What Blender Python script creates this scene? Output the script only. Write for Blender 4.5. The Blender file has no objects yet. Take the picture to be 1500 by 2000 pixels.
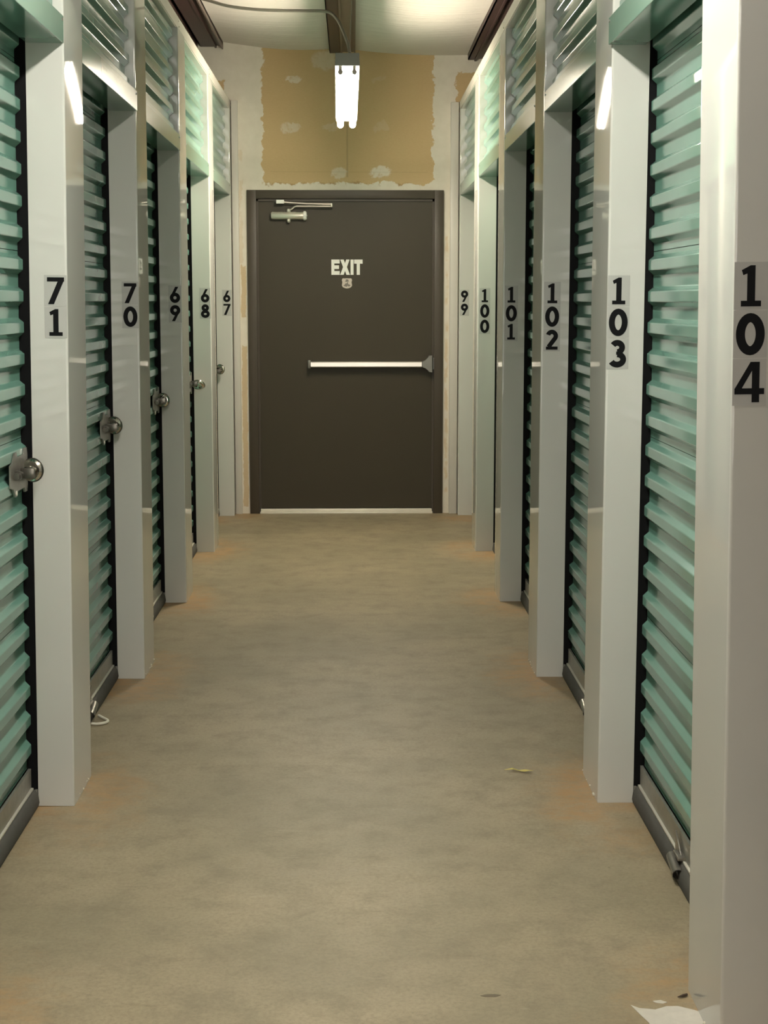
import bpy, bmesh, math, random
from mathutils import Vector, Matrix

C = bpy.context.scene.collection
S = bpy.context.scene
R = math.radians
random.seed(7)

# ------------------------------------------------------------------ camera
cam_data = bpy.data.cameras.new('camera')
cam = bpy.data.objects.new('camera', cam_data)
C.objects.link(cam)
cam_data.sensor_fit = 'VERTICAL'
cam_data.sensor_height = 24.0
cam_data.lens = 24.0 * 3020.14 / 2000.0
cam.location = (0.0522, 0.0, 1.4551)
cam.rotation_euler = (R(90 - 7.8016), 0, R(-1.1209))
cam_data.clip_start = 0.05
S.camera = cam

# ------------------------------------------------------------------ world, exposure
w = bpy.data.worlds.new('world'); S.world = w
w.use_nodes = True
w.node_tree.nodes['Background'].inputs[0].default_value = (0.0, 0.0, 0.0, 1)
w.node_tree.nodes['Background'].inputs[1].default_value = 0.0
S.view_settings.view_transform = 'Standard'
S.view_settings.look = 'None'
S.view_settings.gamma = 1.0
S.view_settings.use_curve_mapping = False
S.view_settings.exposure = 0.0

TUBE_POWER = 170.0                     # radiance of the fluorescent tubes
TUBE_COLOUR = (1.0, 0.90, 0.72)        # the old warm lamp by the exit door
COOL_COLOUR = (1.0, 0.965, 0.87)       # the newer lamps nearer the viewer

# daylight coming in through the open end of the corridor behind the viewer
day = bpy.data.lights.new('open_doorway_daylight', 'AREA')
day.shape = 'RECTANGLE'; day.size = 1.45; day.size_y = 2.2; day.energy = 85.0; day.color = (1.0, 0.97, 0.92)
day_o = bpy.data.objects.new('open_doorway_daylight', day); C.objects.link(day_o)
day_o.location = (0, -6.40, 1.25); day_o.rotation_euler = (R(90), 0, 0)

# ------------------------------------------------------------------ layout (metres)
HW = 0.761                              # half width of the corridor
PITCH = 1.524
Y0 = 2.823                              # near face of the nearest pillars
NEAR = [Y0 + k * PITCH for k in range(6)]
T = 0.2926                              # pilaster width along the corridor
BAY = PITCH - T
YW = 10.545                             # face of the exit door frame
YB = 10.562                             # face of the end wall
DEP = 0.104                             # depth of the pilaster return
CAP_Z0, CAP_Z1 = 2.704, 2.766
HDR_Z0, HDR_Z1 = 2.146, 2.218
def ceil_z(x): return 3.073 - 0.045 * x


# ------------------------------------------------------------------ material helpers
class NT:
    def __init__(self, name):
        self.m = bpy.data.materials.new(name); self.m.use_nodes = True
        self.t = self.m.node_tree; self.n = self.t.nodes; self.l = self.t.links
        self.b = self.n['Principled BSDF']
        self._obj = None
    def new(self, typ, **kw):
        nd = self.n.new(typ)
        for k, v in kw.items(): setattr(nd, k, v)
        return nd
    def set(self, sock, v):
        if hasattr(v, 'is_output') or isinstance(v, bpy.types.NodeSocket): self.l.new(v, sock)
        else: sock.default_value = v
    def obj(self):
        if self._obj is None:
            self._obj = self.new('ShaderNodeTexCoord').outputs['Object']
        return self._obj
    def xyz(self):
        s = self.new('ShaderNodeSeparateXYZ'); self.l.new(self.obj(), s.inputs[0])
        return s.outputs[0], s.outputs[1], s.outputs[2]
    def mapped(self, scale):
        mp = self.new('ShaderNodeMapping'); mp.inputs['Scale'].default_value = scale
        self.l.new(self.obj(), mp.inputs['Vector']); return mp.outputs[0]
    def noise(self, scale, detail=3, rough=0.55, vec=None):
        nd = self.new('ShaderNodeTexNoise'); nd.inputs['Scale'].default_value = scale
        nd.inputs['Detail'].default_value = detail; nd.inputs['Roughness'].default_value = rough
        self.l.new(vec if vec is not None else self.obj(), nd.inputs['Vector']); return nd.outputs['Fac']
    def m2(self, op, a, b=0.0, c=None, clamp=False):
        nd = self.new('ShaderNodeMath', operation=op, use_clamp=clamp)
        self.set(nd.inputs[0], a); self.set(nd.inputs[1], b)
        if c is not None: self.set(nd.inputs[2], c)
        return nd.outputs[0]
    def step(self, v, lo, hi):
        nd = self.new('ShaderNodeMapRange', clamp=True, interpolation_type='SMOOTHSTEP')
        self.set(nd.inputs[0], v); nd.inputs[1].default_value = lo; nd.inputs[2].default_value = hi
        nd.inputs[3].default_value = 0; nd.inputs[4].default_value = 1
        return nd.outputs[0]
    def mix(self, f, a, b):
        nd = self.new('ShaderNodeMix', data_type='RGBA')
        self.set(nd.inputs[0], f)
        self.set(nd.inputs[6], a if not isinstance(a, tuple) else (*a[:3], 1))
        self.set(nd.inputs[7], b if not isinstance(b, tuple) else (*b[:3], 1))
        return nd.outputs[2]
    def bump(self, h, strength=0.1, dist=0.01):
        nd = self.new('ShaderNodeBump'); nd.inputs['Strength'].default_value = strength
        nd.inputs['Distance'].default_value = dist
        self.l.new(h, nd.inputs['Height']); self.l.new(nd.outputs[0], self.b.inputs['Normal'])
    def col(self, v): self.set(self.b.inputs['Base Color'], (*v[:3], 1) if isinstance(v, tuple) else v)
    def p(self, **kw):
        for k, v in kw.items(): self.set(self.b.inputs[k.replace('_', ' ')], v)
        return self


def simple(name, col, rough=0.5, metal=0.0, var=0.06, vscale=6.0, bump=0.0, bscale=200.0, spec=0.5):
    """A plain finish with a slight mottling of the colour and optional fine relief."""
    n = NT(name)
    f = n.noise(vscale, 4)
    n.col(n.mix(f, tuple(c * (1 - var) for c in col), tuple(min(1, c * (1 + var)) for c in col)))
    n.p(Roughness=rough, Metallic=metal)
    n.b.inputs['Specular IOR Level'].default_value = spec
    if bump: n.bump(n.noise(bscale, 2), bump, 0.001)
    return n.m


M = {}
M['post'] = simple('white_enamel_steel', (0.60, 0.592, 0.55), 0.035, var=0.03, vscale=3, spec=0.6)
M['cap'] = simple('cream_steel_trim', (0.62, 0.59, 0.52), 0.22, var=0.04)
M['trim'] = simple('end_wall_trim', (0.60, 0.57, 0.52), 0.4, var=0.03)
M['green'] = simple('seafoam_green_steel', (0.150, 0.292, 0.235), 0.14, var=0.07, vscale=9, spec=0.5)
M['header'] = simple('seafoam_green_header', (0.165, 0.292, 0.235), 0.115, var=0.05, vscale=9, spec=0.4)
M['black'] = simple('guide_slot_shade', (0.006, 0.006, 0.0065), 0.7, spec=0.1)  # near-black guide colour stands in for the shaded slot beside the curtain
M['dark'] = simple('painted_unit_shade', (0.03, 0.03, 0.03), 0.8)  # near-black colour stands in for the shade of the unlit space
M['galv'] = simple('galvanised_steel', (0.36, 0.35, 0.31), 0.42, 0.65, var=0.22, vscale=30)
M['latch'] = simple('worn_zinc_latch', (0.30, 0.28, 0.25), 0.34, 0.75, var=0.3, vscale=45)
M['galv_lip'] = simple('bright_galvanised_lip', (0.80, 0.76, 0.66), 0.35, 0.4, var=0.1, vscale=30)
M['seal'] = simple('grey_rubber_seal', (0.095, 0.090, 0.080), 0.85, var=0.2, vscale=25, spec=0.2)
M['chrome'] = simple('chrome_steel', (0.62, 0.59, 0.53), 0.16, 1.0, var=0.03)
M['chrome_dark'] = simple('worn_dark_steel', (0.16, 0.15, 0.13), 0.3, 0.9, var=0.15, vscale=40)
M['bronze'] = simple('dark_bronze_door_paint', (0.046, 0.036, 0.021), 0.48, var=0.06, vscale=3, spec=0.35, bump=0.06, bscale=350)
M['frame'] = simple('dark_bronze_frame_paint', (0.062, 0.048, 0.034), 0.45, var=0.06, spec=0.4)
M['alu'] = simple('satin_aluminium', (0.86, 0.80, 0.72), 0.32, 0.75, var=0.03)
M['closer'] = simple('silver_closer_paint', (0.80, 0.75, 0.66), 0.28, 0.6, var=0.03)
M['grey_cast'] = simple('grey_cast_metal', (0.20, 0.19, 0.17), 0.4, 0.6, var=0.08)
M['thresh'] = simple('bright_threshold', (0.88, 0.82, 0.72), 0.4, 0.2, var=0.08, vscale=14)
M['white_vinyl'] = simple('white_vinyl_letters', (0.94, 0.92, 0.88), 0.5, var=0.01)
M['digit'] = simple('black_vinyl_digit', (0.004, 0.004, 0.005), 0.6, var=0.0, spec=0.15)
M['sticker'] = simple('clear_grey_sticker_film', (0.46, 0.45, 0.425), 0.25, var=0.04, vscale=30)
M['badge'] = simple('pale_badge_sticker', (0.62, 0.54, 0.48), 0.45, var=0.05, vscale=60)
M['badge_print'] = simple('grey_badge_print', (0.20, 0.17, 0.15), 0.5)
M['oxide'] = simple('red_oxide_steel', (0.050, 0.026, 0.022), 0.45, var=0.2, vscale=8)
M['taupe'] = simple('mid_brown_steel', (0.145, 0.105, 0.085), 0.4, var=0.15, vscale=8)  # lighter brown than the oxide flanges
M['housing'] = simple('grey_lamp_housing', (0.30, 0.30, 0.28), 0.4, var=0.04)
M['holder'] = simple('grey_lamp_holder', (0.42, 0.38, 0.34), 0.45)
M['conduit'] = simple('grey_flexible_conduit', (0.20, 0.185, 0.15), 0.4, 0.3, bump=0.3, bscale=300)
M['rope'] = simple('white_cord', (0.80, 0.76, 0.64), 0.7, bump=0.4, bscale=500)
M['leaf'] = simple('yellow_dry_leaf', (0.62, 0.52, 0.13), 0.6, var=0.2, vscale=60)
M['bit'] = simple('dark_debris', (0.05, 0.03, 0.02), 0.8)
M['caulk'] = simple('white_caulk', (0.66, 0.61, 0.5), 0.6, var=0.1, vscale=90)
M['label'] = simple('faded_label', (0.12, 0.11, 0.12), 0.6, var=0.3, vscale=120)


def tube_material(name, colour):
    m = bpy.data.materials.new(name); m.use_nodes = True
    nt = m.node_tree; nt.nodes.clear()
    o = nt.nodes.new('ShaderNodeOutputMaterial'); e = nt.nodes.new('ShaderNodeEmission')
    e.inputs[0].default_value = (*colour, 1); e.inputs[1].default_value = TUBE_POWER
    nt.links.new(e.outputs[0], o.inputs[0]); return m
M['tube'] = tube_material('lit_warm_fluorescent_tube', TUBE_COLOUR)
M['tube_cool'] = tube_material('lit_cool_fluorescent_tube', COOL_COLOUR)


def floor_material():
    n = NT('sealed_tan_concrete')
    x, y, z = n.xyz()
    big = n.noise(1.3, 4, 0.6)
    mid = n.noise(8, 6, 0.72)
    fine = n.noise(95, 4, 0.75)
    c = n.mix(n.step(big, 0.32, 0.68), (0.280, 0.232, 0.148), (0.382, 0.308, 0.198))
    c = n.mix(n.m2('MULTIPLY', n.step(mid, 0.42, 0.75), 0.6), c, (0.190, 0.156, 0.104))
    c = n.mix(n.m2('MULTIPLY', n.step(fine, 0.35, 0.8), 0.6), c, (0.165, 0.135, 0.088))
    # rust-brown staining that creeps out from the foot of every pilaster
    ax = n.m2('ABSOLUTE', x)
    dx = n.m2('SUBTRACT', 0.80, ax)
    yy = n.m2('SUBTRACT', y, Y0 + 0.5 * T - 20 * PITCH)
    md = n.m2('MODULO', n.m2('ADD', yy, 0.5 * PITCH), PITCH)
    dy = n.m2('SUBTRACT', md, 0.5 * PITCH + -0.10)
    d = n.m2('SQRT', n.m2('ADD', n.m2('POWER', n.m2('MULTIPLY', dx, 1.15), 2.0),
                           n.m2('POWER', n.m2('MULTIPLY', dy, 0.62), 2.0)))
    wob = n.noise(8.5, 6, 0.78)
    d = n.m2('ADD', d, n.m2('MULTIPLY', n.m2('SUBTRACT', wob, 0.5), 0.42))
    st = n.m2('SUBTRACT', 1.0, n.step(d, 0.11, 0.34))
    st = n.m2('MULTIPLY', st, n.step(n.noise(3.1, 2), 0.28, 0.58))
    st = n.m2('MULTIPLY', st, n.m2('ADD', 0.35, n.m2('MULTIPLY', 0.65, n.step(n.noise(17, 6, 0.8, n.mapped((0.8, 1.6, 1))), 0.40, 0.58))))
    c = n.mix(n.m2('MULTIPLY', st, 1.0), c, (0.39, 0.235, 0.105))
    # thin pale scuffs and dark specks
    sc = n.noise(6, 6, 0.8, n.mapped((0.55, 3.2, 1)))
    c = n.mix(n.m2('MULTIPLY', n.step(sc, 0.60, 0.72), 0.35), c, (0.46, 0.39, 0.28))
    sc2 = n.noise(4.3, 6, 0.8, n.mapped((0.8, 4.0, 1)))
    c = n.mix(n.m2('MULTIPLY', n.step(sc2, 0.58, 0.72), 0.45), c, (0.17, 0.13, 0.075))
    v = n.new('ShaderNodeTexVoronoi'); v.inputs['Scale'].default_value = 7.0
    n.l.new(n.obj(), v.inputs['Vector'])
    sp = n.m2('SUBTRACT', 1.0, n.step(v.outputs['Distance'], 0.018, 0.035))
    sepc = n.new('ShaderNodeSeparateColor'); n.l.new(v.outputs['Color'], sepc.inputs[0])
    sp = n.m2('MULTIPLY', sp, n.step(sepc.outputs[0], 0.72, 0.75))
    c = n.mix(n.m2('MULTIPLY', sp, 0.8), c, (0.05, 0.035, 0.02))
    n.col(c)
    n.set(n.b.inputs['Roughness'], n.m2('ADD', 0.40, n.m2('MULTIPLY', mid, 0.22)))
    n.bump(n.m2('ADD', n.m2('MULTIPLY', fine, 0.4), mid), 0.12, 0.004)
    return n.m
M['floor'] = floor_material()


def end_wall_material():
    """Bare tan drywall with bands and dabs of white joint compound."""
    n = NT('taped_drywall')
    x, y, z = n.xyz()
    wob = n.m2('MULTIPLY', n.m2('SUBTRACT', n.noise(9, 5, 0.7), 0.5), 0.11)
    wob2 = n.m2('MULTIPLY', n.m2('SUBTRACT', n.noise(22, 4, 0.65), 0.5), 0.05)
    xs = n.m2('ADD', x, n.m2('ADD', wob, wob2)); zs = n.m2('ADD', z, n.m2('ADD', wob, wob2))
    def band(v, lo, hi, e=0.004):
        return n.m2('MULTIPLY', n.step(v, lo - e, lo + e), n.m2('SUBTRACT', 1.0, n.step(v, hi - e, hi + e)))
    def mx(a, b): return n.m2('MAXIMUM', a, b)
    paper_noise = n.noise(60, 4, 0.7, n.mapped((1, 1, 5)))
    paper = n.mix(paper_noise, (0.52, 0.365, 0.185), (0.63, 0.46, 0.255))
    mud = n.mix(n.noise(14, 5, 0.6), (0.66, 0.60, 0.50), (0.82, 0.76, 0.67))
    # tan fields
    tan = n.m2('MULTIPLY', band(xs, -0.552, 0.582), band(zs, 2.232, 4.0))
    t2 = n.m2('MULTIPLY', band(xs, -0.925, -0.800), band(zs, 2.70, 2.90))
    t3 = n.m2('MULTIPLY', band(xs, 0.745, 0.95), band(zs, 2.70, 2.955))
    xl = n.m2('ADD', x, n.m2('MULTIPLY', wob, 0.35)); 
    lft = n.m2('MULTIPLY', band(xl, -0.705, -0.672, 0.002), n.m2('MULTIPLY', band(zs, 0.05, 1.70), n.m2('SUBTRACT', 1.0, band(zs, 1.14, 1.34))))
    rgt = n.m2('MULTIPLY', band(xl, 0.672, 0.692, 0.004), n.m2('MULTIPLY', n.step(n.noise(7, 3), 0.44, 0.54), band(z, 0.02, 1.95)))
    ltop = n.m2('MULTIPLY', band(n.m2('ADD', xl, n.m2('MULTIPLY', wob2, 1.0)), -0.715, -0.690, 0.003), n.m2('MULTIPLY', n.step(n.noise(6, 3), 0.42, 0.5), band(z, 1.7, 2.45)))
    f = mx(mx(tan, t2), mx(t3, mx(n.m2('MULTIPLY', lft, 0.75), mx(n.m2('MULTIPLY', rgt, 0.55), n.m2('MULTIPLY', ltop, 0.3)))))
    c = n.mix(f, mud, paper)
    # torn dark edge along the top of the casing
    edge = n.m2('MULTIPLY', band(zs, 2.225, 2.240, 0.006), n.m2('MULTIPLY', band(xs, -0.54, 0.45), n.step(n.noise(18, 4), 0.45, 0.62)))
    c = n.mix(n.m2('MULTIPLY', edge, 0.7), c, (0.34, 0.20, 0.075))
    # dabs of compound over the screw heads
    def dab(cx, cz, rx, rz, amt):
        d = n.m2('SQRT', n.m2('ADD', n.m2('POWER', n.m2('DIVIDE', n.m2('SUBTRACT', xs, cx), rx), 2.0),
                               n.m2('POWER', n.m2('DIVIDE', n.m2('SUBTRACT', zs, cz), rz), 2.0)))
        return n.m2('MULTIPLY', n.m2('SUBTRACT', 1.0, n.step(d, 0.70, 1.0)), amt)
    dabs = None
    for a in ((-0.345, 2.905, 0.060, 0.030, 0.75), (-0.365, 2.597, 0.075, 0.042, 0.55), (-0.085, 2.605, 0.075, 0.028, 0.30),
              (-0.040, 2.300, 0.062, 0.045, 0.62), (0.232, 2.300, 0.075, 0.045, 0.90), (0.255, 2.605, 0.06, 0.04, 0.16),
              (0.22, 2.907, 0.045, 0.022, 0.14), (-0.135, 3.03, 0.10, 0.075, 0.42)):
        d = dab(*a); dabs = d if dabs is None else mx(dabs, d)
    dabs = n.m2('MULTIPLY', dabs, n.step(n.noise(30, 4), 0.2, 0.5))
    c = n.mix(dabs, c, mud)
    # seam below the lamp with its shadow painted in, and a faint level pencil line
    seam = n.m2('MULTIPLY', band(n.m2('ADD', x, n.m2('MULTIPLY', wob2, 0.1)), 0.008, 0.018, 0.004), band(z, 2.27, 3.1))
    c = n.mix(n.m2('MULTIPLY', seam, 0.45), c, (0.30, 0.22, 0.12))
    line = n.m2('MULTIPLY', band(n.m2('ADD', z, n.m2('MULTIPLY', x, 0.004)), 2.302, 2.307, 0.002), band(x, -0.5, 0.55))
    c = n.mix(n.m2('MULTIPLY', line, 0.18), c, (0.25, 0.18, 0.09))
    n.col(c); n.p(Roughness=0.85)
    n.bump(n.m2('ADD', n.m2('MULTIPLY', n.m2('SUBTRACT', 1.0, f), 0.7), n.m2('MULTIPLY', n.noise(40, 4), 0.3)), 0.25, 0.004)
    return n.m
M['endwall'] = end_wall_material()


def insulation_material():
    n = NT('white_vinyl_insulation_facing')
    w1 = n.noise(5, 5, 0.6, n.mapped((0.5, 6, 1)))
    w2 = n.noise(2.2, 3, 0.5)
    n.col(n.mix(w2, (0.66, 0.61, 0.55), (0.76, 0.71, 0.65)))
    n.p(Roughness=0.75)
    n.bump(n.m2('ADD', w1, n.m2('MULTIPLY', w2, 0.8)), 0.45, 0.03)
    return n.m
M['insul'] = insulation_material()


# ------------------------------------------------------------------ mesh helpers
def box(bm, x0, x1, y0, y1, z0, z1, bev=0.0, seg=2):
    r = bmesh.ops.create_cube(bm, size=1.0)
    vs = r['verts']
    for v in vs:
        v.co = Vector(((x0 + x1) / 2 + v.co.x * (x1 - x0), (y0 + y1) / 2 + v.co.y * (y1 - y0), (z0 + z1) / 2 + v.co.z * (z1 - z0)))
    if bev > 0:
        es = list({e for v in vs for e in v.link_edges})
        bmesh.ops.bevel(bm, geom=es, offset=bev, segments=seg, affect='EDGES', profile=0.5)
    return vs


def tube(bm, pts, r, n=10, caps=True):
    """A round bar along a polyline."""
    pts = [Vector(p) for p in pts]
    rings = []
    up = Vector((0, 0, 1))
    for i, p in enumerate(pts):
        d = (pts[min(i + 1, len(pts) - 1)] - pts[max(i - 1, 0)]).normalized()
        a = d.cross(up)
        if a.length < 1e-3: a = d.cross(Vector((0, 1, 0)))
        a.normalize(); b = d.cross(a).normalized()
        rr = r[i] if isinstance(r, (list, tuple)) else r
        rings.append([bm.verts.new(p + (a * math.cos(2 * math.pi * k / n) + b * math.sin(2 * math.pi * k / n)) * rr) for k in range(n)])
    for i in range(len(rings) - 1):
        for k in range(n):
            bm.faces.new((rings[i][k], rings[i][(k + 1) % n], rings[i + 1][(k + 1) % n], rings[i + 1][k]))
    if caps:
        bm.faces.new(list(reversed(rings[0]))); bm.faces.new(rings[-1])
    return rings


def lathe(bm, prof, axis='y', n=28, mat=None):
    """Revolve (radius, along) pairs."""
    rings = []
    mat = mat or Matrix.Identity(4)
    for (r, a) in prof:
        ring = []
        for k in range(n):
            t = 2 * math.pi * k / n
            c, s = r * math.cos(t), r * math.sin(t)
            p = {'y': (c, a, s), 'x': (a, c, s), 'z': (c, s, a)}[axis]
            ring.append(bm.verts.new(mat @ Vector(p)))
        rings.append(ring)
    for i in range(len(rings) - 1):
        for k in range(n):
            bm.faces.new((rings[i][k], rings[i][(k + 1) % n], rings[i + 1][(k + 1) % n], rings[i + 1][k]))
    bm.faces.new(list(reversed(rings[0]))); bm.faces.new(rings[-1])


def poly_prism(bm, pts, f, d):
    """Extrude a 2-D outline by d; f maps (u, v, depth) to a point."""
    a = [bm.verts.new(f(u, v, 0)) for u, v in pts]
    b = [bm.verts.new(f(u, v, d)) for u, v in pts]
    n = len(pts)
    bm.faces.new(a); bm.faces.new(list(reversed(b)))
    for i in range(n):
        bm.faces.new((a[i], b[i], b[(i + 1) % n], a[(i + 1) % n]))


def to_mesh(name, bm, mat, smooth=None):
    bmesh.ops.recalc_face_normals(bm, faces=bm.faces)
    me = bpy.data.meshes.new(name); bm.to_mesh(me); bm.free()
    for m in (mat if isinstance(mat, (list, tuple)) else [mat]): me.materials.append(m)
    if smooth is not None:
        for p in me.polygons: p.use_smooth = True
        me.set_sharp_from_angle(angle=R(smooth))
    return me


def put(name, me, parent=None, loc=None, label=None):
    o = bpy.data.objects.new(name, me); C.objects.link(o)
    if parent: o.parent = parent
    if loc: o.location = loc
    if label: o['label'] = label
    return o


def obj(name, bm, mat, parent=None, smooth=None, loc=None, label=None):
    return put(name, to_mesh(name, bm, mat, smooth), parent, loc, label)


def tag(o, label, cat, group=None):
    o['label'] = label; o['category'] = cat
    if group: o['group'] = group
    return o


def thing(name, label, cat, loc=(0, 0, 0), group=None, roty=0.0):
    o = bpy.data.objects.new(name, None); C.objects.link(o); o.empty_display_size = 0.1
    o.location = loc; o.rotation_euler = (0, roty, 0)
    return tag(o, label, cat, group)


def struct(o, label=None):
    o['kind'] = 'structure'
    if label: o['label'] = label
    return o


def children_of(o): return [c for c in list(bpy.data.objects) if c.parent == o]


def copy_tree(o, parent=None):
    c = o.copy(); C.objects.link(c)
    if parent: c.parent = parent
    for ch in children_of(o): copy_tree(ch, c)
    return c


# ------------------------------------------------------------------ floor, ceiling, walls
bm = bmesh.new(); box(bm, -3, 3, -6.5, 11.2, -0.15, 0.0)
floor = struct(obj('floor', bm, M['floor']), 'tan sealed concrete floor of the corridor with rusty stains by the pilasters')

def ceiling_panel(x0, x1, dz):
    bm = bmesh.new(); nx, ny = 8, 90
    g = []
    for i in range(nx + 1):
        row = []
        for j in range(ny + 1):
            u = i / nx; x = x0 + (x1 - x0) * u; y = -6.4 + 17.0 * j / ny
            sag = -0.022 * math.sin(math.pi * u) + 0.006 * math.sin(y * 2.3 + x * 5)
            row.append(bm.verts.new((x, y, ceil_z(x) + dz + sag)))
        g.append(row)
    for i in range(nx):
        for j in range(ny):
            bm.faces.new((g[i][j], g[i][j + 1], g[i + 1][j + 1], g[i + 1][j]))
    top = [[bm.verts.new(v.co + Vector((0, 0, 0.06))) for v in (g[0][0], g[0][-1], g[-1][-1], g[-1][0])]][0]
    bm.faces.new(top)
    return bm

ceiling = bpy.data.objects.new('ceiling', None); C.objects.link(ceiling)
struct(ceiling, 'white insulation ceiling above the corridor, sloping down to the right')
for a, b in ((-3.0, -1.10), (-0.815, -0.10), (0.062, 0.812), (1.10, 3.0)):
    obj('insulation_panel', ceiling_panel(a, b, 0.03), M['insul'], ceiling, smooth=60)
bm = bmesh.new(); box(bm, -3, 3, -6.5, 11.2, 3.30, 3.36)
obj('roof_deck', bm, M['dark'], ceiling)

def purlin(x0, x1, split, label, side=True):
    t = thing('purlin', label, 'roof beam', (x0, -6.3, ceil_z(x0)), 'steel purlins under the roof')
    L = 16.85; wd = x1 - x0; s = split - x0
    bm = bmesh.new(); box(bm, 0, s, 0, L, -0.004, 0.006); box(bm, 0, 0.006, 0, L, -0.004, 0.19)
    obj('lower_flange', bm, M['oxide'], t)
    bm = bmesh.new(); box(bm, s + 0.002, wd, 0, L, 0.004, 0.016); box(bm, s + 0.002, s + 0.014, 0, L, -0.012, 0.004)
    obj('lapped_flange', bm, M['oxide' if side else 'taupe'], t)
    bm = bmesh.new(); box(bm, wd - 0.008, wd, 0, L, -0.020, 0.19)
    obj('lip', bm, M['taupe'], t)
    return t
purlin(-0.101, 0.069, -0.030, 'brown steel purlin along the middle of the ceiling, running over the lamp', False)
purlin(-0.952, -0.803, -0.86, 'dark red steel purlin left of the ceiling above the trim of doors 68 and 67')
purlin(0.815, 0.965, 0.855, 'dark red steel purlin right of the ceiling above the trim of doors 100 and 99')
for s, lab in ((-1, 'dark red steel beam over the left units, hidden behind the purlin'), (1, 'dark red steel beam over the right units, hidden behind the purlin')):
    bm = bmesh.new(); xx = sorted((s * 0.972, s * 1.30)); zc = ceil_z(s)
    box(bm, xx[0], xx[1], -6.3, 10.55, zc - 0.012, zc + 0.10, 0.004)
    tag(obj('roof_channel', bm, M['oxide']), lab, 'roof beam')
    for yy in (9.75,):
        bm = bmesh.new(); x = s * 0.985
        box(bm, x - 0.004, x + 0.004, yy, yy + 0.03, 2.78, zc - 0.01)
        tag(obj('sag_rod', bm, M['taupe']), 'thin brown steel rod hanging from the ' + ('left' if s < 0 else 'right') + ' roof beam near the end wall', 'rod')

# end wall with the door opening
bm = bmesh.new()
box(bm, -3, -0.612, YB, YB + 0.12, 0, 3.4); box(bm, 0.612, 3, YB, YB + 0.12, 0, 3.4); box(bm, -0.612, 0.612, YB, YB + 0.12, 2.140, 3.4)
struct(obj('wall_back', bm, M['endwall']), 'tan drywall end wall with white bands of joint compound around the exit door')
bm = bmesh.new(); box(bm, -3, 3, -6.6, -6.45, 0, 3.4); struct(obj('wall_front', bm, M['cap']))
for s, nm in ((-1, 'wall_left'), (1, 'wall_right')):
    bm = bmesh.new()
    def bx(a, b, *r): box(bm, *sorted((s * a, s * b)), *r)
    bx(1.16, 1.20, Y0 - 1.4, YB, 0, CAP_Z1 - 0.02)              # added dark panel that shuts light out behind the doors
    bx(0.86, 1.20, Y0 - 1.4, YB, CAP_Z1 - 0.04, CAP_Z1 - 0.02)  # added lid, keeps lamp light from falling in from above
    bx(2.9, 3.0, -6.45, YB, 0, 3.3)
    struct(obj(nm, bm, M['dark']))
    bm = bmesh.new(); bx(HW, 0.86, -6.45, Y0 - PITCH + 0.1, 0, CAP_Z1)
    struct(obj(nm + '_rear', bm, M['cap']))
    # top trim that caps the row, and the strip that closes the row against the end wall
    bm = bmesh.new(); bx(HW, HW + 0.09, Y0 - PITCH + 0.1, YB - 0.002, CAP_Z0, CAP_Z1)
    bmesh.ops.bevel(bm, geom=[e for e in bm.edges], offset=0.004, segments=2, affect='EDGES')
    k = 1 if s < 0 else 2
    cap = struct(obj('trim_%d' % k, bm, M['cap'], smooth=40), 'cream steel trim along the top of the ' + ('left' if s < 0 else 'right') + ' row of doors')
    bm = bmesh.new()
    for yy in [NEAR[j] + 0.1 for j in range(1, 6)] :
        for dz in (0.018, 0.044):
            lathe(bm, [(0.004, 0), (0.004, 0.002), (0.002, 0.003)], 'x', 8, Matrix.Translation((s * HW, yy, CAP_Z0 + dz)) @ Matrix.Rotation(math.pi if s > 0 else 0, 4, 'Z'))
    o = obj('screws', bm, M['galv'], cap); o['kind'] = 'stuff'
    bm = bmesh.new()
    if s < 0: box(bm, -0.757, -0.714, YB - 0.035, YB, 0, 2.766, 0.003)
    else: box(bm, 0.703, 0.757, YB - 0.035, YB, 0, 2.758, 0.003)
    struct(obj('trim_%d' % (k + 2), bm, M['trim'], smooth=40), 'white steel strip from floor up beside the ' + ('left' if s < 0 else 'right') + ' end of the door wall')


# ------------------------------------------------------------------ exit door
door = bpy.data.objects.new('door_1', None); C.objects.link(door); door.location = (0, YW, 0)
struct(door, 'dark bronze steel exit door with a push bar at the end of the corridor')
LY = 0.032                                                     # face of the leaf behind the face of the frame
bm = bmesh.new()
def jamb(x0, x1):
    box(bm, x0, x1, 0, 0.12, 0, 2.185, 0.003)
jamb(-0.660, -0.598); jamb(0.598, 0.660)
box(bm, -0.660, 0.660, 0.0004, 0.12, 2.128, 2.185, 0.003)
box(bm, -0.598, -0.585, 0.020, 0.12, 0, 2.128); box(bm, 0.585, 0.598, 0.020, 0.12, 0, 2.128); box(bm, -0.598, 0.598, 0.020, 0.12, 2.112, 2.128)
obj('door_frame', bm, M['frame'], door, smooth=35)
bm = bmesh.new(); box(bm, -0.594, 0.594, LY, LY + 0.045, 0.036, 2.118, 0.002)
obj('door_leaf', bm, M['bronze'], door)
bm = bmesh.new()
box(bm, -0.592, 0.592, -0.012, 0.07, 0.0, 0.014, 0.003)
box(bm, -0.588, 0.588, 0.004, 0.03, 0.014, 0.033, 0.004)
obj('threshold', bm, M['thresh'], door, smooth=40, label='bright metal threshold')

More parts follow.
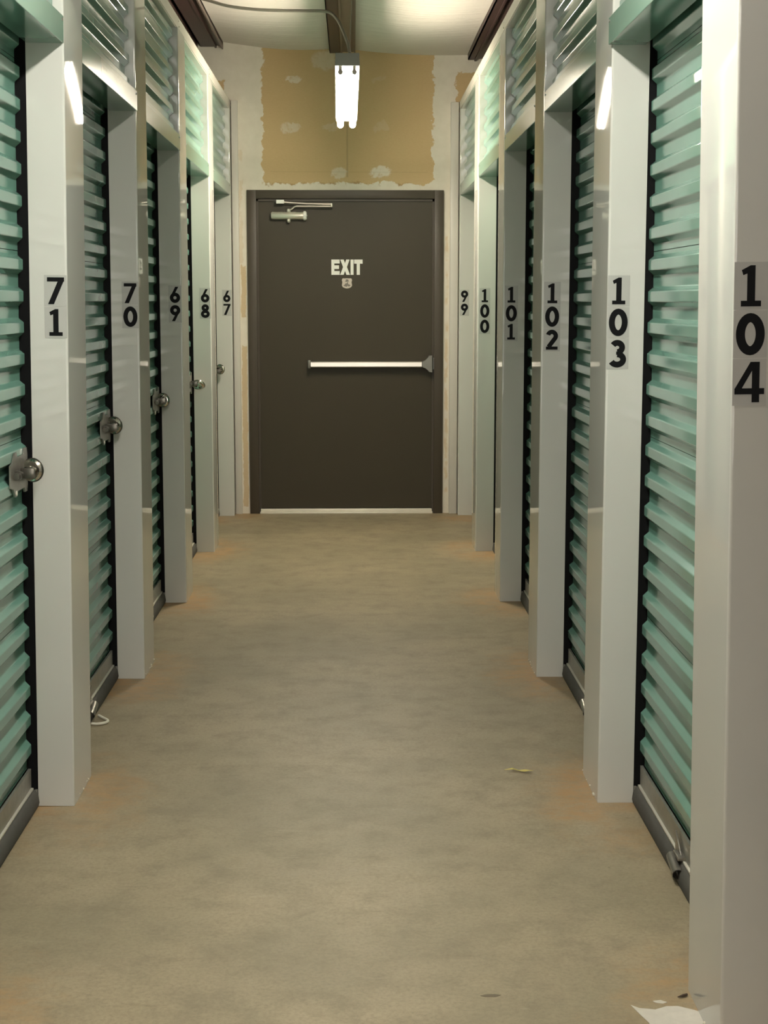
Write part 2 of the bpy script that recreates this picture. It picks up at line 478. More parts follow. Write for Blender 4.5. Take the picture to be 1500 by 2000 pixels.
# door closer
cl = bpy.data.objects.new('door_closer', None); C.objects.link(cl); cl.parent = door; cl.location = (-0.380, LY, 2.016)
cl['label'] = 'silver door closer with folded arm'
bm = bmesh.new()
lathe(bm, [(0.020, -0.118), (0.026, -0.110), (0.026, 0.098)], 'x', 24, Matrix.Translation((0, -0.03, 0)))
box(bm, -0.11, 0.095, -0.03, 0, -0.020, 0.020)
obj('closer_body', bm, M['closer'], cl, smooth=40)
bm = bmesh.new(); lathe(bm, [(0.029, 0.098), (0.031, 0.102), (0.031, 0.112), (0.024, 0.120)], 'x', 24, Matrix.Translation((0, -0.03, 0)))
lathe(bm, [(0.005, 0.120), (0.004, 0.123)], 'x', 10, Matrix.Translation((0, -0.036, 0)))
obj('end_cap', bm, M['white_vinyl'], cl, smooth=40)
bm = bmesh.new()
lathe(bm, [(0.012, 0.024), (0.014, 0.030), (0.014, 0.040), (0.009, 0.045)], 'z', 16, Matrix.Translation((0, -0.035, 0)))
lathe(bm, [(0.006, -0.046), (0.012, -0.040), (0.013, -0.030), (0.010, -0.022)], 'z', 16, Matrix.Translation((0, -0.035, 0)))
obj('pivot', bm, M['closer'], cl, smooth=40)
bm = bmesh.new(); tube(bm, [(0.004, -0.04, 0.036), (0.018, -0.042, 0.041), (0.038, -0.045, 0.058), (0.055, -0.046, 0.062), (0.29, -0.05, 0.060)], 0.0052, 8)
obj('main_arm', bm, M['alu'], cl, smooth=50)
bm = bmesh.new()
box(bm, -0.082, -0.030, -0.060, -0.035, 0.078, 0.103, 0.002)
box(bm, -0.078, -0.034, -0.058, 0.0, 0.097, 0.103)
obj('frame_bracket', bm, M['white_vinyl'], cl)
bm = bmesh.new(); tube(bm, [(-0.030, -0.05, 0.088), (0.02, -0.05, 0.084), (0.12, -0.051, 0.078), (0.29, -0.052, 0.075)], [0.006, 0.005, 0.005, 0.0065], 8)
tube(bm, [(0.288, -0.051, 0.056), (0.288, -0.051, 0.080)], 0.007, 10)
obj('forearm', bm, M['alu'], cl, smooth=50)

# push bar
pb = bpy.data.objects.new('panic_bar', None); C.objects.link(pb); pb.parent = door; pb.location = (0.134, LY, 1.023)
pb['label'] = 'bright push bar across the door'
bm = bmesh.new()
pr = [(-0.020, -0.02), (-0.020, -0.055), (-0.014, -0.064), (0.014, -0.064), (0.020, -0.055), (0.020, -0.02)]
poly_prism(bm, pr, lambda u, v, d: Vector((-0.372 + d, v, u)), 0.752)
obj('push_rail', bm, M['alu'], pb, smooth=30)
bm = bmesh.new(); box(bm, -0.392, -0.372, -0.066, 0, -0.028, 0.028, 0.004)
obj('end_cap', bm, M['grey_cast'], pb, smooth=40)
bm = bmesh.new()
pr = [(0.380, -0.020), (0.405, -0.022), (0.425, -0.038), (0.428, -0.052), (0.452, -0.055), (0.452, 0.062), (0.428, 0.060), (0.420, 0.040), (0.405, 0.024), (0.380, 0.020)]
poly_prism(bm, pr, lambda u, v, d: Vector((u, -0.070 + d, v)), 0.070)
bmesh.ops.bevel(bm, geom=[e for e in bm.edges], offset=0.003, segments=1, affect='EDGES')
obj('latch_head', bm, M['grey_cast'], pb, smooth=30)
bm = bmesh.new(); box(bm, 0.456, 0.466, -0.030, 0, -0.035, 0.045, 0.002); box(bm, 0.452, 0.47, -0.02, 0, -0.004, 0.004)
obj('strike', bm, M['grey_cast'], pb)

# lettering: every letter is flat vinyl on the leaf
def letter(poly, x, z, h, wd, name='letter'):
    bm = bmesh.new()
    for pl in poly:
        poly_prism(bm, pl, lambda u, v, d: Vector((x + u * wd, LY - 0.0012 + d, z + v * h)), 0.001)
    return bm
E_ = [[(0, 0), (1, 0), (1, .25), (.36, .25), (.36, .385), (.92, .385), (.92, .625), (.36, .625), (.36, .745), (1, .745), (1, 1), (0, 1)]]
X_ = [[(0, 0), (.36, 0), (.5, .26), (.64, 0), (1, 0), (.70, .51), (.96, 1), (.62, 1), (.5, .76), (.37, 1), (.02, 1), (.30, .51)]]
I_ = [[(0, 0), (1, 0), (1, 1), (0, 1)]]
T_ = [[(.30, 0), (.68, 0), (.68, .73), (1, .73), (1, 1), (0, 1), (0, .73), (.30, .73)]]
for pl, x, wd in ((E_, -0.0965, 0.0560), (X_, -0.0375, 0.0665), (I_, 0.0330, 0.0205), (T_, 0.0575, 0.0570)):
    obj('letter', letter(pl, x, 1.6245, 0.102, wd), M['white_vinyl'], door)
sh = [(0.0, 0.0), (.18, .03), (.40, .12), (.5, .30), (.46, .55), (.45, .62), (.5, .80), (.46, .96), (.36, 1.0), (.22, .985), (0, 1.0),
      (-.22, .985), (-.36, 1.0), (-.46, .96), (-.5, .80), (-.45, .62), (-.46, .55), (-.5, .30), (-.40, .12), (-.18, .03)]
bm = bmesh.new(); poly_prism(bm, sh, lambda u, v, d: Vector((0.0085 + u * 0.069, LY - 0.0012 + d, 1.5335 + v * 0.068)), 0.001)
badge = obj('badge_sticker', bm, M['badge'], door, label='small pale shield shaped sticker')
bm = bmesh.new()
def em(pts): poly_prism(bm, pts, lambda u, v, d: Vector((0.0085 + u * 0.069, LY - 0.0020 + d, 1.5335 + v * 0.068)), 0.0008)
em([(-.20, .64), (.20, .66), (.14, .72), (.16, .84), (.02, .92), (-.13, .86), (-.12, .74)])            # cap-like upper mark
em([(-.36, .27), (-.20, .20), (.0, .16), (.06, .28), (.16, .18), (.36, .26), (.28, .38), (.12, .42), (.10, .60), (.02, .62), (-.02, .50), (-.14, .50), (-.22, .38)])
obj('badge_emblem', bm, M['badge_print'], badge)


# ------------------------------------------------------------------ pilasters
def pilaster_mesh(s, t=T, h=CAP_Z0 + 0.0005):
    """Rolled steel pilaster: corridor face slightly bowed, rounded arrises. Local origin at the near corridor corner."""
    r = 0.005; bow = 0.0009; q = []
    q.append((DEP, 0.0)); q.append((r * 3, 0.0)); q.append((r * 1.3, 0.0))
    for i in range(5):
        a = math.pi / 2 * i / 4; q.append((r - r * math.sin(a), r - r * math.cos(a)))
    for u in (0.004, 0.03) + tuple(i / 12 for i in range(1, 12)) + (0.97, 0.996):
        q.append((-bow * 4 * u * (1 - u), r + (t - 2 * r) * u))
    for i in range(5):
        a = math.pi / 2 * i / 4; q.append((r - r * math.cos(a), t - r + r * math.sin(a)))
    q.append((r * 1.3, t)); q.append((r * 3, t)); q.append((DEP, t))
    bm = bmesh.new()
    lo = [bm.verts.new((s * a, b, 0.0005)) for a, b in q]; hi = [bm.verts.new((s * a, b, h)) for a, b in q]
    n = len(q)
    for i in range(n): bm.faces.new((lo[i], lo[(i + 1) % n], hi[(i + 1) % n], hi[i]))
    bm.faces.new(lo); bm.faces.new(list(reversed(hi)))
    return to_mesh('pilaster_body', bm, M['post'], smooth=50)


# numerals drawn as thick strokes in a 1-high box
def arc(cx, cy, rx, ry, a0, a1, n=18):
    return [(cx + rx * math.cos(R(a0 + (a1 - a0) * i / n)), cy + ry * math.sin(R(a0 + (a1 - a0) * i / n))) for i in range(n + 1)]
W = 0.226
GLYPH = {
    '0': [('s', arc(0, .5, .245, .405, 0, 360, 32), True)],
    '1': [('p', [(-.10, .06), (.10, .06), (.10, 1.0), (-.02, 1.0), (-.24, .885), (-.20, .76), (-.10, .80)]), ('p', [(-.25, 0), (.25, 0), (.25, .14), (-.25, .14)])],
    '2': [('s', arc(0, .70, .20, .205, 165, -38, 18) + [(-.17, .14)], False), ('p', [(-.30, 0), (.30, 0), (.30, .165), (-.30, .165)])],
    '3': [('s', arc(-.02, .735, .185, .175, 150, -90, 16), False), ('s', arc(-.02, .285, .235, .195, 90, -155, 18), False), ('p', [(-.06, .46), (.02, .46), (.02, .585), (-.06, .585)])],
    '4': [('p', [(.06, 0), (.25, 0), (.25, 1), (.06, 1)]), ('p', [(.06, 1), (.06, .78), (-.18, .36), (-.18, .22), (-.37, .22), (-.37, .33), (.02, 1)]), ('p', [(-.37, .20), (.37, .20), (.37, .35), (-.37, .35)])],
    '6': [('s', arc(0, .305, .215, .215, 0, 360, 28), True), ('p', [(-.30, .36), (.02, 1.0), (.22, 1.0), (-.10, .40)])],
    '7': [('p', [(-.31, .84), (.33, .84), (.33, 1), (-.31, 1)]), ('p', [(.11, .90), (.33, .90), (-.06, 0), (-.28, 0)])],
    '8': [('s', arc(0, .745, .175, .165, 0, 360, 26), True), ('s', arc(0, .275, .225, .19, 0, 360, 28), True)],
    '9': [('s', arc(0, .695, .215, .215, 0, 360, 28), True), ('p', [(.30, .64), (-.02, 0), (-.22, 0), (.10, .60)])],
}

def ribbon(bm, pts, closed, wd, f):
    n = len(pts); L = []; Rr = []
    if closed: pts = pts[:-1]; n -= 1
    for i in range(n):
        a = pts[(i - 1) % n] if closed else pts[max(i - 1, 0)]; b = pts[(i + 1) % n] if closed else pts[min(i + 1, n - 1)]
        dx, dy = b[0] - a[0], b[1] - a[1]; l = math.hypot(dx, dy)
        nx, ny = -dy / l * wd / 2, dx / l * wd / 2
        L.append(bm.verts.new(f(pts[i][0] + nx, pts[i][1] + ny))); Rr.append(bm.verts.new(f(pts[i][0] - nx, pts[i][1] - ny)))
    for i in range(n if closed else n - 1):
        j = (i + 1) % n; bm.faces.new((L[i], L[j], Rr[j], Rr[i]))

DIGIT_H = 0.074
digit_mesh = {}
for ch, parts in GLYPH.items():
    bm = bmesh.new()
    for i, p in enumerate(parts):
        f = lambda u, v, i=i: Vector((u * DIGIT_H, -0.00012 * i, (v - 0.5) * DIGIT_H))
        if p[0] == 's': ribbon(bm, p[1], p[2], W, f)
        else: bm.faces.new([bm.verts.new(f(u, v)) for u, v in p[1]])
    for fc in bm.faces:
        fc.normal_update()
        if fc.normal.y > 0: fc.normal_flip()
    me = bpy.data.meshes.new('digit_' + ch); bm.to_mesh(me); bm.free(); me.materials.append(M['digit'])
    digit_mesh[ch] = me
SW, SH = 0.062, 0.0872
bm = bmesh.new(); box(bm, -SW / 2, SW / 2, -0.0006, 0, -SH / 2 + 0.0006, SH / 2 - 0.0006)
sticker_mesh = to_mesh('number_sticker', bm, M['sticker'])

pil_mesh = {s: pilaster_mesh(s) for s in (-1, 1)}
pil_end = {s: pilaster_mesh(s, YB - 0.036 - NEAR[5]) for s in (-1, 1)}
guide_len = HDR_Z1 + 0.05

caulk_pts = {(-1, 1), (1, 1), (1, 0), (-1, 2), (1, 2)}
def pilaster(s, k, num, off, lean, label):
    t = thing('pilaster', label, 'post', (s * HW, NEAR[k], 0), 'white steel pilasters of the ' + ('left' if s < 0 else 'right') + ' row', R(lean))
    put('post_body', pil_end[s] if k == 5 else pil_mesh[s], t)
    if num:
        for i, ch in enumerate(num):
            x = s * (off + SW / 2); z = 1.4805 - i * SH
            st = put('number_sticker', sticker_mesh, t, (x, -0.0002, z))
            put('digit', digit_mesh[ch], st, (0, -0.0010, 0))
    if (s, k) in caulk_pts:
        rnd = random.Random(s * 7 + k); bm = bmesh.new()
        for i in range(6):
            y = rnd.uniform(0.01, T - 0.01); rr = rnd.uniform(0.002, 0.0045)
            bmesh.ops.create_icosphere(bm, subdivisions=1, radius=rr, matrix=Matrix.Translation((-s * 0.0015, y, rnd.uniform(0.003, 0.016))))
        o = obj('caulk_blobs', bm, M['caulk'], t, smooth=80); o['kind'] = 'stuff'
    return t

LEFT = {0: None, 1: '71', 2: '70', 3: '69', 4: '68', 5: '67'}
RIGHT = {0: '104', 1: '103', 2: '102', 3: '101', 4: '100', 5: '99'}
ORD = ['nearest', 'second', 'third', 'fourth', 'fifth', 'farthest']
LEAN_L = {0: 1.0, 1: 0.77, 2: 0.33, 3: 0.10, 4: 0.0, 5: 0.0}
LEAN_R = {0: -0.74, 1: 0.0, 2: 0.0, 3: 0.0, 4: 0.0, 5: 0.0}
for k in range(6):
    if LEFT[k]: pilaster(-1, k, LEFT[k], 0.0015, LEAN_L[k], 'white steel pilaster marked %s, %s one of the left row' % (LEFT[k], ['', 'nearest', 'second', 'third', 'fourth', 'farthest'][k]))
    pilaster(1, k, RIGHT[k], {0: 0.001, 1: 0.001, 2: 0.010, 3: 0.010, 4: 0.012, 5: 0.004}[k], LEAN_R[k], 'white steel pilaster marked %s, %s one of the right row' % (RIGHT[k], ORD[k]))
pilaster(-1, 0, None, 0, LEAN_L[0], 'white steel pilaster nearest the viewer on the left, outside the left edge')


# ------------------------------------------------------------------ corrugated roller doors and transoms
CP = 0.0861                                    # pitch of the corrugation
CREST, VALLEY = 0.120, 0.136                   # distance behind the pilaster face

def corr_profile(z0, z1, phase, crest, valley):
    """(z, depth) along the sheet; every corner rolled over three points."""
    corners = []
    n0 = int(math.floor((z0 - phase) / CP)) - 1; n1 = int(math.ceil((z1 - phase) / CP)) + 1
    for i in range(n0, n1):
        b = phase + i * CP
        corners += [(b + 0.0200, valley), (b + 0.0345, crest), (b + 0.0625, crest), (b + 0.0745, valley)]
    pts = []
    for i in range(1, len(corners) - 1):
        a, c, b = Vector(corners[i - 1]), Vector(corners[i]), Vector(corners[i + 1])
        r = 0.0026
        p0 = c + (a - c).normalized() * r; p2 = c + (b - c).normalized() * r
        for u in (0.0, 0.33, 0.67, 1.0):
            pts.append(tuple(p0 * (1 - u) ** 2 + c * (2 * u * (1 - u)) + p2 * u * u))
    out = [p for p in pts if z0 < p[0] < z1]
    def at(z):
        for (za, da), (zb, db) in zip(pts, pts[1:]):
            if za <= z <= zb: return da + (db - da) * (z - za) / max(1e-9, zb - za)
        return valley
    return [(z0, at(z0))] + out + [(z1, at(z1))]

def sheet_mesh(s, z0, z1, phase, crest, valley, length=BAY, taper=0.010):
    prof = corr_profile(z0, z1, phase, crest, valley)
    ys = [-length, -length + taper, -taper, 0.0]; fl = [0.4, 1.0, 1.0, 0.4]
    bm = bmesh.new(); cols = []
    for y, k in zip(ys, fl):
        cols.append([bm.verts.new((s * (valley + (d - valley) * k), y, z)) for z, d in prof])
    for a, b in zip(cols, cols[1:]):
        for i in range(len(prof) - 1): bm.faces.new((a[i], a[i + 1], b[i + 1], b[i]))
    # folded hem along top and bottom edge gives the sheet an edge of its own
    for idx in (0, -1):
        back = [bm.verts.new(c[idx].co + Vector((s * 0.006, 0, 0))) for c in cols]
        for i in range(len(cols) - 1): bm.faces.new((cols[i][idx], cols[i + 1][idx], back[i + 1], back[i]))
    return to_mesh('corrugated_sheet', bm, M['green'])

SEAMS = [0.112, 0.555, 0.555 + 6 * CP, 0.555 + 12 * CP, 0.555 + 18 * CP, 2.30]
sheets = {s: [sheet_mesh(s, a + 0.0009, b - 0.0009, 0.555, CREST, VALLEY) for a, b in zip(SEAMS, SEAMS[1:])] for s in (-1, 1)}
tr_sheet = {s: sheet_mesh(s, HDR_Z1 - 0.006, CAP_Z0 + 0.03, HDR_Z1 - 0.020, 0.028, 0.046, BAY, 0.012) for s in (-1, 1)}
MESH = {}
for s in (-1, 1):
    def sb(bm, a, b, *r): return box(bm, *sorted((s * a, s * b)), *r)
    bm = bmesh.new(); sb(bm, 0.122, 0.130, -BAY + 0.02, -0.008, 0.052, 0.114)
    MESH['bar', s] = to_mesh('bottom_bar', bm, M['galv'])
    bm = bmesh.new(); sb(bm, 0.115, 0.126, -BAY + 0.02, -0.010, 0.052, 0.058, 0.0015)
    MESH['lip', s] = to_mesh('bottom_lip', bm, M['galv_lip'], 40)
    bm = bmesh.new()
    pr = [(0.128, 0.052), (0.112, 0.050), (0.103, 0.034), (0.100, 0.012), (0.103, 0.001), (0.128, 0.001)]
    poly_prism(bm, pr, lambda u, v, d: Vector((s * u, -BAY + 0.012 + d, v)), BAY - 0.016)
    MESH['seal', s] = to_mesh('bottom_seal', bm, M['seal'], 60)
    for nm, ya, yb in (('guide_far', 0.003, 0.05), ('guide_near', -BAY - 0.05, -BAY - 0.003)):
        bm = bmesh.new(); sb(bm, DEP + 0.0005, 0.150, ya, yb, 0.001, guide_len)
        MESH[nm, s] = to_mesh('guide', bm, M['black'])
    bm = bmesh.new(); sb(bm, 0.106, 0.112, -0.004, 0.002, 0.004, 0.05)
    MESH['foot', s] = to_mesh('guide_foot', bm, M['galv'])
    # header: lip folded over the opening
    bm = bmesh.new(); sb(bm, 0.001, DEP, -BAY, 0, HDR_Z0, HDR_Z1, 0.0015)
    MESH['header', s] = to_mesh('header', bm, M['header'])
    bm = bmesh.new()
    for y in (-BAY + 0.02, -0.02):
        lathe(bm, [(0.0042, 0), (0.0042, 0.002), (0.002, 0.0035)], 'x', 8, Matrix.Translation((0.001 * s, y, HDR_Z1 - 0.012)) @ Matrix.Rotation(math.pi if s > 0 else 0, 4, 'Z'))
    MESH['screws', s] = to_mesh('header_screws', bm, M['galv'])


def latch_meshes(s):
    c = CREST
    out = []
    bm = bmesh.new()
    # plate with ears and clipped corners, standing on the crests
    pl = [(-0.115, -0.030), (-0.100, -0.036), (-0.088, -0.060), (-0.078, -0.060), (-0.074, -0.046), (-0.030, -0.046), (-0.026, -0.060), (-0.012, -0.060), (-0.008, -0.040),
          (-0.008, 0.040), (-0.012, 0.062), (-0.026, 0.062), (-0.030, 0.046), (-0.074, 0.046), (-0.078, 0.060), (-0.088, 0.060), (-0.100, 0.036), (-0.115, 0.030)]
    poly_prism(bm, pl, lambda u, v, d: Vector((s * (c - 0.006 + d), u * 2.0, v)), 0.005)
    out.append(('latch_plate', to_mesh('latch_plate', bm, M['latch'])))
    bm = bmesh.new()
    tube(bm, [(s * (c - 0.014), -0.205, 0), (s * (c - 0.014), 0.001, 0)], 0.008, 12)
    for y in (-0.178, -0.05):
        lathe(bm, [(0.013, y - 0.006), (0.014, y), (0.013, y + 0.006)], 'y', 14, Matrix.Translation((s * (c - 0.012), 0, 0)))
    box(bm, *sorted((s * (c - 0.05), s * (c - 0.012))), -0.142, -0.130, -0.012, 0.016, 0.002)
    out.append(('slide_bolt', to_mesh('slide_bolt', bm, M['chrome_dark'], 40)))
    bm = bmesh.new(); lathe(bm, [(0.001, -0.003), (0.007, -0.002), (0.007, 0.001)], 'x', 10, Matrix.Translation((s * (c - 0.007), -0.166, -0.050)))
    out.append(('rivet', to_mesh('rivet', bm, M['thresh'])))
    return out
LATCH = {s: latch_meshes(s) for s in (-1, 1)}

def pull_handle_mesh(s):
    bm = bmesh.new()
    tube(bm, [(s * 0.098, -0.655, 0.032), (s * 0.098, -0.575, 0.052)], 0.0135, 12, False)
    tube(bm, [(s * 0.098, -0.655, 0.032), (s * 0.098, -0.575, 0.052)], 0.0105, 12, False)
    box(bm, *sorted((s * 0.102, s * 0.126)), -0.635, -0.575, 0.058, 0.068, 0.002)
    pl = [(-0.640, 0.040), (-0.555, 0.056), (-0.550, 0.112), (-0.620, 0.066)]
    poly_prism(bm, pl, lambda u, v, d: Vector((s * (0.112 + d), u, v)), 0.003)
    return to_mesh('pull_handle', bm, M['latch'], 40)
HANDLE = {s: pull_handle_mesh(s) for s in (-1, 1)}


DOORLAB = {(-1, 0): 'green roller door cut off by the left edge, with a disc padlock', (-1, 1): 'second left green roller door, with a white cord loop at its foot',
           (-1, 2): 'third left green roller door, a narrow strip with a padlock', (-1, 3): 'fourth left green roller door, a dark sliver behind a tilted padlock',
           (-1, 4): 'last left green roller door, nearest the exit door', (1, 0): 'widest green roller door on the right, handle at its foot',
           (1, 1): 'second right green roller door', (1, 2): 'third right green roller door, a dark narrow strip',
           (1, 3): 'fourth right green roller door, almost hidden', (1, 4): 'last right green roller door, nearest the exit door'}
def bay(s, k, lean, nums, latch):
    """Everything between pilaster k and pilaster k + 1."""
    side = 'left' if s < 0 else 'right'
    loc = (s * HW, NEAR[k + 1], 0)
    d = thing('roller_door', '%s, between pilasters %s' % (DOORLAB[s, k], nums), 'roller door', loc, 'roller doors of the %s row' % side, R(lean))
    for me in sheets[s]: put('curtain_sheet', me, d)
    put('bottom_bar', MESH['bar', s], d); put('bottom_lip', MESH['lip', s], d); put('bottom_seal', MESH['seal', s], d)
    put('guide', MESH['guide_far', s], d); put('guide', MESH['guide_near', s], d); put('guide_foot', MESH['foot', s], d)
    if latch:
        for nm, me in LATCH[s]: put(nm, me, d, (0, -0.005, 0.985))
    put('pull_handle', HANDLE[s], d)
    if (s, k) == (-1, 0):
        bm = bmesh.new(); box(bm, *sorted((s * 0.1225, s * 0.1245)), -0.150, -0.138, 0.070, 0.092)
        obj('bar_label', bm, M['label'], d)
    tr = thing('transom', 'green corrugated transom over the %s %s roller door, between pilasters %s' % (['nearest', 'second', 'third', 'fourth', 'farthest'][k], side, nums), 'transom', loc, 'transoms of the %s row' % side, R(lean))
    put('corrugated_sheet', tr_sheet[s], tr); put('header', MESH['header', s], tr)
    o = put('header_screws', MESH['screws', s], tr); o['kind'] = 'stuff'
    return d

BAY_LEAN_L = {0: 0.80, 1: 0.50, 2: 0.20, 3: 0.05, 4: 0.0}
BAY_LEAN_R = {0: -0.30, 1: 0, 2: 0, 3: 0, 4: 0}
for k in range(5):
    a = LEFT[k] + ' and ' + LEFT[k + 1] if LEFT[k] else '71 and its unnumbered neighbour'
    bay(-1, k, BAY_LEAN_L[k], a, True)
    bay(1, k, BAY_LEAN_R[k], RIGHT[k] + ' and ' + RIGHT[k + 1], False)


# ------------------------------------------------------------------ disc padlocks on the left row
def padlock_parts():
    out = []
    bm = bmesh.new()
    lathe(bm, [(0.010, -0.0135), (0.0125, -0.012), (0.020, -0.0130), (0.0265, -0.011), (0.0315, -0.0055), (0.0325, 0.0), (0.0315, 0.0055), (0.0265, 0.011), (0.010, 0.013)], 'y', 32)
    out.append(('lock_body', to_mesh('lock_body', bm, M['chrome'], 30)))
    bm = bmesh.new(); lathe(bm, [(0.0318, -0.002), (0.0340, -0.0015), (0.0340, 0.0015), (0.0318, 0.002)], 'y', 32)
    out.append(('rim', to_mesh('rim', bm, M['chrome_dark'], 30)))
    bm = bmesh.new(); box(bm, -0.0235, -0.004, -0.0142, -0.0105, -0.008, 0.008, 0.001)
    out.append(('shackle_notch', to_mesh('shackle_notch', bm, M['digit'])))
    bm = bmesh.new(); tube(bm, [(-0.016, -0.0135, -0.0085), (-0.0145, -0.0165, 0), (-0.016, -0.0135, 0.0085)], 0.0042, 10)
    out.append(('shackle', to_mesh('shackle', bm, M['chrome'], 60)))
    bm = bmesh.new(); lathe(bm, [(0.0045, -0.0155), (0.005, -0.0145), (0.005, -0.013)], 'y', 14, Matrix.Translation((0.010, 0, -0.002)))
    out.append(('keyway', to_mesh('keyway', bm, M['chrome_dark'])))
    return out
PL = padlock_parts()
for k, x, dy, z, rot, lab in (
        (1, -0.8395, -0.060, 0.988, (0, 0, -18), 'chrome disc padlock on the door beside pilaster 71, nearest the viewer'),
        (2, -0.8475, -0.060, 0.990, (5, 12, -14), 'chrome disc padlock on the door beside pilaster 70'),
        (3, -0.8500, -0.060, 0.987, (0, 80, -8), 'chrome disc padlock with two dark slots on the door beside pilaster 69'),
        (4, -0.8340, -0.060, 0.977, (52, 18, 12), 'tilted dark disc padlock on the door beside pilaster 68'),
        (5, -0.8400, -0.060, 0.997, (0, 0, -20), 'small chrome disc padlock on the last left door beside pilaster 67')):
    t = thing('disc_padlock', lab, 'padlock', (x, NEAR[k] + dy, z), 'disc padlocks of the left row')
    t.rotation_euler = tuple(R(a) for a in rot)
    if k == 4: t.scale = (1.15, 1.15, 1.15)
    for nm, me in PL: put(nm, me, t)


# ------------------------------------------------------------------ fluorescent strip lights
LAMP_L = 1.22
def strip_light(label, lamp):
    t = thing('strip_light', label, 'lamp', (0, 0, 0), 'fluorescent strip lights on the corridor ceiling')
    bm = bmesh.new()
    pr = [(-0.064, -0.022), (-0.062, -0.026), (-0.040, -0.030), (0.040, -0.030), (0.062, -0.026), (0.064, -0.022), (0.060, 0.034), (-0.060, 0.034)]
    poly_prism(bm, pr, lambda u, v, d: Vector((u, 0.006 + d, v)), LAMP_L - 0.012)
    obj('channel', bm, M['housing'], t)
    for y in (0.0, LAMP_L - 0.006):
        bm = bmesh.new(); box(bm, -0.062, 0.062, y, y + 0.006, -0.030, 0.036, 0.002)
        obj('end_plate', bm, M['housing'], t)
    for y in (0.012, LAMP_L - 0.022):
        for x in (-0.036, 0.036):
            bm = bmesh.new()
            lathe(bm, [(0.012, 0), (0.0135, 0.002), (0.0135, 0.010)], 'y', 14, Matrix.Translation((x, y, -0.058)))
            box(bm, x - 0.0085, x + 0.0085, y, y + 0.010, -0.058, -0.028, 0.001)
            obj('lamp_holder', bm, M['holder'], t, smooth=40)
    for x in (-0.036, 0.036):
        bm = bmesh.new(); lathe(bm, [(0.012, 0.024), (0.0185, 0.030), (0.0185, LAMP_L - 0.032), (0.012, LAMP_L - 0.026)], 'y', 12, Matrix.Translation((x, 0, -0.058)))
        obj('tube', bm, lamp, t, smooth=60)
    return t
lampA = strip_light('lit two tube strip light hanging before the end wall over the exit door', M['tube'])
lampA.location = (0.024, 8.20, 2.680); lampA.rotation_euler = (R(-6.8), 0, R(0.5))
for y, lab in ((2.45, 'second strip light of the corridor, above the viewer and out of frame'), (-2.4, 'third strip light of the corridor, behind the viewer and out of frame')):
    l = strip_light(lab, M['tube_cool']); l.location = (0.02, y, 2.78); l.rotation_euler = (0, 0, 0)

# flexible conduit feeding the lamp
bm = bmesh.new()
cp = [(-0.82, 8.62, 3.07), (-0.74, 8.62, 3.055), (-0.62, 8.62, 3.022), (-0.48, 8.62, 3.005), (-0.34, 8.62, 2.999), (-0.20, 8.62, 2.998), (-0.12, 8.61, 2.996), (-0.065, 8.58, 2.980),
      (-0.028, 8.50, 2.930), (-0.004, 8.42, 2.870), (0.014, 8.34, 2.815), (0.028, 8.27, 2.765), (0.036, 8.235, 2.718)]
def smooth_path(p, n=4):
    p = [Vector(q) for q in p]; out = []
    for i in range(len(p) - 1):
        a, b, c, d = p[max(i - 1, 0)], p[i], p[i + 1], p[min(i + 2, len(p) - 1)]
        for j in range(n):
            t = j / n
            out.append(0.5 * ((2 * b) + (c - a) * t + (2 * a - 5 * b + 4 * c - d) * t * t + (3 * b - a - 3 * c + d) * t ** 3))
    out.append(p[-1]); return out
tube(bm, smooth_path(cp), 0.0085, 10)
tag(obj('flexible_conduit', bm, M['conduit'], smooth=60), 'thin grey flexible conduit looping under the ceiling down to the lit lamp', 'conduit')
bm = bmesh.new(); tube(bm, smooth_path([(0.048, 8.30, 3.064), (0.046, 8.29, 2.95), (0.040, 8.28, 2.83), (0.036, 8.26, 2.716)]), 0.003, 8)
tag(obj('hanger_wire', bm, M['conduit'], smooth=60), 'thin hanger wire between the middle purlin and the lit lamp', 'wire')


# ------------------------------------------------------------------ small things on the floor
bm = bmesh.new()
tube(bm, smooth_path([(-0.856, 5.205, 0.008), (-0.838, 5.205, 0.006), (-0.818, 5.214, 0.006), (-0.806, 5.232, 0.006), (-0.808, 5.254, 0.006), (-0.824, 5.276, 0.007), (-0.846, 5.296, 0.012)]), 0.005, 10)
tag(obj('cord_loop', bm, M['rope'], smooth=60), 'white cord loop on the floor at the foot of the second left door', 'cord')

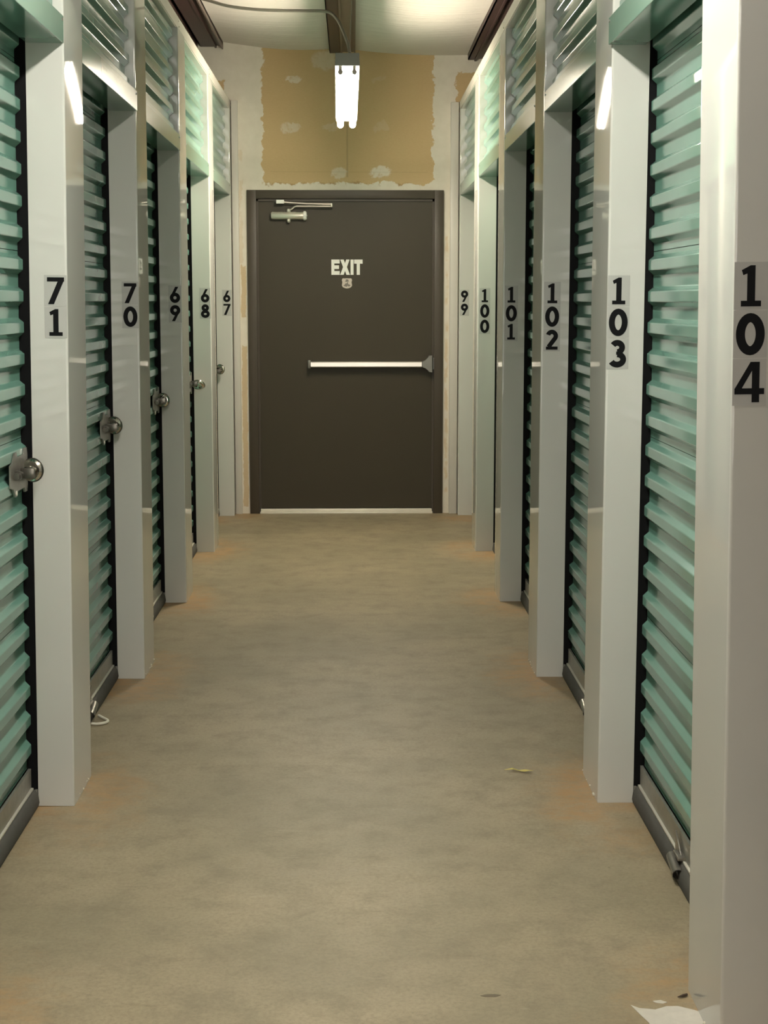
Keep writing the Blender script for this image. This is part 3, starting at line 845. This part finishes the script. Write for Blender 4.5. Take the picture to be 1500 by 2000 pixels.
bm = bmesh.new()
lf = [(-0.046, 0.004), (-0.02, 0.012), (0.0, 0.006), (0.018, -0.004), (0.044, -0.010), (0.030, -0.018), (0.014, -0.022), (0.004, -0.008), (-0.018, -0.002)]
a = [bm.verts.new((x, y, 0.002 + 0.006 * abs(math.sin(x * 60)))) for x, y in lf]; bm.faces.new(a)
bmesh.ops.triangulate(bm, faces=bm.faces)
bmesh.ops.solidify(bm, geom=list(bm.faces), thickness=0.0008)
tag(obj('dry_leaf', bm, M['leaf'], loc=(0.564, 4.655, 0)), 'small yellow dry leaf on the floor before pilaster 103', 'leaf')

def flake(pts, z, mat, name, parent=None, loc=None):
    bm = bmesh.new(); poly_prism(bm, pts, lambda u, v, d: Vector((u, v, d)), z)
    return obj(name, bm, mat, parent, loc=loc)
rnd = random.Random(3)
pp = []
for x, y in ((-0.075, 0.035), (-0.060, 0.020), (-0.030, 0.016), (0.0, 0.026), (0.022, 0.030), (0.048, 0.010), (0.066, -0.006), (0.075, -0.05), (0.06, -0.09), (0.0, -0.11), (-0.05, -0.09), (-0.055, -0.045), (-0.062, -0.01)):
    pp.append((x + rnd.uniform(-.003, .003), y + rnd.uniform(-.003, .003)))
M['paint'] = simple('white_floor_patch', (0.58, 0.54, 0.47), 0.6, var=0.15, vscale=40, bump=0.5, bscale=60)
flake(pp, 0.0012, M['paint'], 'paint_patch', floor, (0.702, 3.005, 0))
flake([(-0.015, 0.006), (0.002, 0.010), (0.014, 0.0), (0.004, -0.006), (-0.010, -0.002)], 0.0012, M['paint'], 'paint_fleck', floor, (0.690, 3.052, 0))
bm = bmesh.new(); tube(bm, [(-0.012, -0.004, 0.003), (0.0, 0.0, 0.0045), (0.010, 0.006, 0.004)], [0.001, 0.003, 0.0024], 7)
tag(obj('wood_chip', bm, M['bit'], smooth=60, loc=(0.742, 3.075, 0)), 'tiny dark chip on the floor at the foot of pilaster 104', 'debris')
M['stain'] = simple('dark_floor_stain', (0.12, 0.09, 0.055), 0.5, var=0.2, vscale=50)
flake([(-0.020, 0.0), (-0.008, 0.006), (0.012, 0.007), (0.024, 0.002), (0.012, -0.006), (-0.010, -0.006)], 0.0006, M['stain'], 'floor_stain', floor, (0.336, 3.091, 0))
